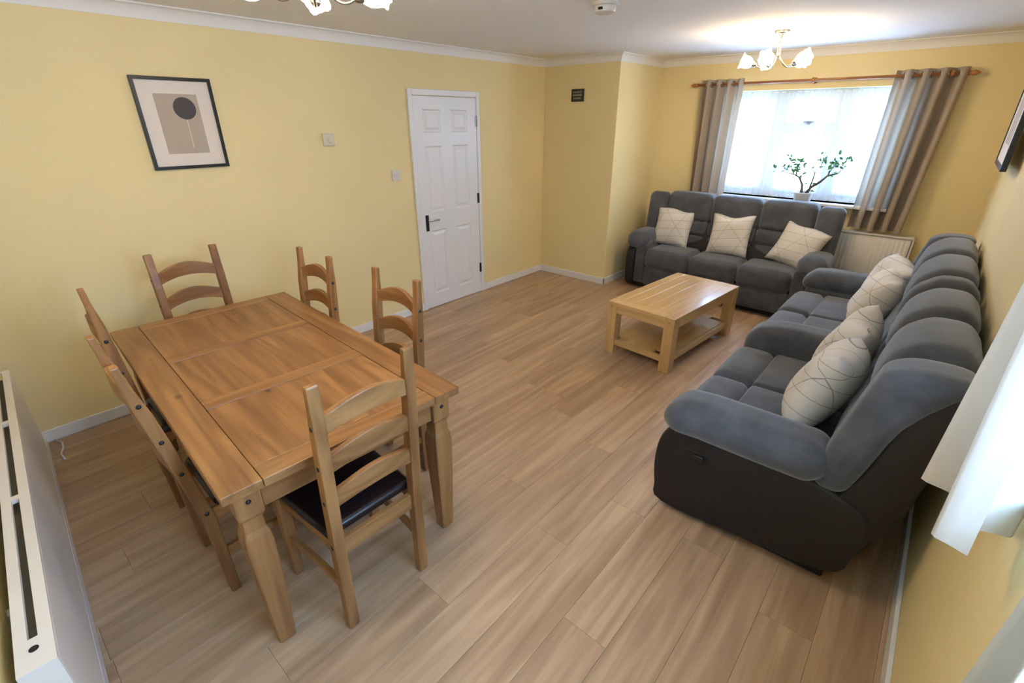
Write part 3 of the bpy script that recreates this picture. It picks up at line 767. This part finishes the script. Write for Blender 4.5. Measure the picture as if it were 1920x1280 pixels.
MB().box(.009, .0125, .006, .022, .03, .058).build('rocker', M_wplast, sw, bevel=.001)
sm = tag(empty('smoke_alarm', (1.985, 2.885, H)), 'round white smoke alarm on the ceiling', 'smoke alarm')
MB().lathe([(.074, 0), (.074, -.014), (.066, -.019)], n=28).build('base', M_wplast, sm, auto=40)
MB().lathe([(.063, -.019), (.063, -.027), (.058, -.046), (.044, -.053), (0, -.054)], n=28).build('cover', M_wplast, sm, auto=40)
MB().box(-.005, .02, -.066, -.056, -.040, -.028).build('vent', M_hole, sm)

# ------------------------------------------------------------ chandeliers
def make_light():
    L = empty('ceiling_light')
    MB().lathe([(0, 0), (.055, 0), (.055, -.010), (.045, -.022), (.02, -.027), (0, -.027)], n=26).build('ceiling_rose', M_nickel, L, auto=40)
    st = []
    for j in range(3):
        tw = [(.012*math.cos(2.1*j+4*t), .012*math.sin(2.1*j+4*t), -.025-.15*t) for t in [i/10 for i in range(11)]]
        MB().tube(tw, .0045, 8).build('stem', M_nickel, L, smooth=True)
    for k in range(5):
        a = 2*math.pi*k/5; d = Vector((math.cos(a), math.sin(a), 0))
        pts = []
        for i in range(13):
            t = i/12; r = .012+.135*t; z = -.165-.075*math.sin(math.pi*min(1, t*1.0)*.75)+.0*t
            pts.append((d.x*r, d.y*r, z))
        ar = MB().tube(pts, .0045, 8).build('arm', M_nickel, L, smooth=True)
        ax = (d+Vector((0, 0, .30))).normalized(); mt = ax.to_track_quat('Z', 'Y').to_matrix(); e = Vector(pts[-1])
        MB().lathe([(.006, -.012), (.014, -.006), (.019, .006), (.020, .02), (.016, .024)], e, 14, mt).build('lamp_holder', M_nickel, ar, auto=40)
        wob = lambda i, an: (.0 if i < 4 else (.16 if i >= 6 else .09)*math.cos(5*an))
        MB().lathe([(.016, .018), (.026, .026), (.038, .045), (.043, .065), (.041, .082), (.043, .095), (.050, .106), (.046, .104), (.037, .09), (.0, .075)], e, 30, mt, wob).build('lamp_shade', M_shade, ar, smooth=True)['label'] = 'lit white glass tulip shade'
    return L
l1 = make_light(); l1.location = (2.49, 4.57, H); l1.rotation_euler = (0, 0, R(-164.5))
tag(l1, 'five-arm chrome ceiling light with lit tulip shades, in front of the window', 'ceiling light', 'five-arm ceiling lights')
l2 = dup(l1); l2.location = (1.98, 1.08, H); l2.rotation_euler = (0, 0, R(4))
tag(l2, 'five-arm ceiling light with lit shades above the dining table', 'ceiling light', 'five-arm ceiling lights')

# ------------------------------------------------------------ plant on the sill
pt = tag(empty('potted_plant', (2.66, 5.77, WZ0)), 'small branching plant in a white pot on the window sill', 'plant')
MB().lathe([(0, 0), (.062, 0), (.075, .02), (.088, .085), (.092, .09), (.085, .094), (.080, .085), (.078, .075), (0, .075)], n=26).build('pot', M_pot, pt, auto=50)
MB().lathe([(.079, .07), (.06, .083), (.02, .087), (0, .086)], n=18).build('soil', M_soil, pt, smooth=True)
rnd = random.Random(11)
def br(pts, r0, r1): 
    n = len(pts); return pts, [r0+(r1-r0)*i/(n-1) for i in range(n)]
branches = [br([(-.02, 0, .08), (-.03, 0, .16), (-.07, .0, .23), (-.12, -.01, .255)], .009, .004),
            br([(.02, 0, .08), (.05, 0, .14), (.12, .0, .20), (.17, -.01, .26), (.26, -.02, .29)], .011, .004),
            br([(.04, 0, .125), (.05, .0, .20), (.055, .01, .28), (.03, .01, .30)], .006, .003),
            br([(-.12, -.01, .255), (-.19, -.02, .27), (-.27, -.02, .30)], .004, .002),
            br([(-.10, -.01, .25), (-.11, -.01, .31), (-.08, 0, .37)], .004, .002),
            br([(-.12, -.01, .255), (-.17, 0, .33), (-.17, .01, .39)], .003, .002),
            br([(.17, -.01, .26), (.19, .0, .33), (.21, .0, .38)], .004, .002),
            br([(.26, -.02, .29), (.27, -.01, .36), (.25, 0, .41)], .003, .002),
            br([(.055, .01, .28), (.09, 0, .35), (.10, 0, .40)], .003, .002),
            br([(.25, -.02, .288), (.30, -.02, .34), (.31, -.01, .43)], .003, .0015)]
for p, r_ in branches: MB().tube(p, [q*1.5 for q in r_], 7).build('branch', M_bark, pt, smooth=True)
lv = MB()
ends = [(-.27, .30, 5), (-.22, .28, 5), (-.12, .30, 9), (-.08, .37, 10), (-.17, .38, 11), (-.14, .34, 8), (-.10, .26, 5), (.21, .38, 8), (.19, .31, 5), (.25, .41, 7), (.10, .40, 9), (.13, .37, 6), (.31, .42, 8), (.26, .34, 4), (.05, .15, 4), (.20, .30, 4), (-.08, .20, 2), (.29, .37, 4)]
for ex, ez, n in ends:
    for _ in range(n):
        c_ = Vector((ex+rnd.gauss(0, .022), rnd.gauss(0, .02), ez+rnd.gauss(0, .022)))
        d = Vector((rnd.gauss(0, 1), rnd.gauss(0, 1), rnd.gauss(.2, .8))).normalized(); s_ = d.orthogonal().normalized(); nn = d.cross(s_)
        l_ = rnd.uniform(.034, .054); w_ = l_*.30
        P = [c_, c_+d*l_*.35+s_*w_+nn*.002, c_+d*l_*.75+s_*w_*.8, c_+d*l_-nn*.003, c_+d*l_*.75-s_*w_*.8, c_+d*l_*.35-s_*w_+nn*.002, c_+d*l_*.5-nn*.003]
        lv.add(P, [(0, 1, 6), (1, 2, 6), (2, 3, 6), (3, 4, 6), (4, 5, 6), (5, 0, 6)])
fo = lv.build('foliage', M_leaf, pt); fo['kind'] = 'stuff'
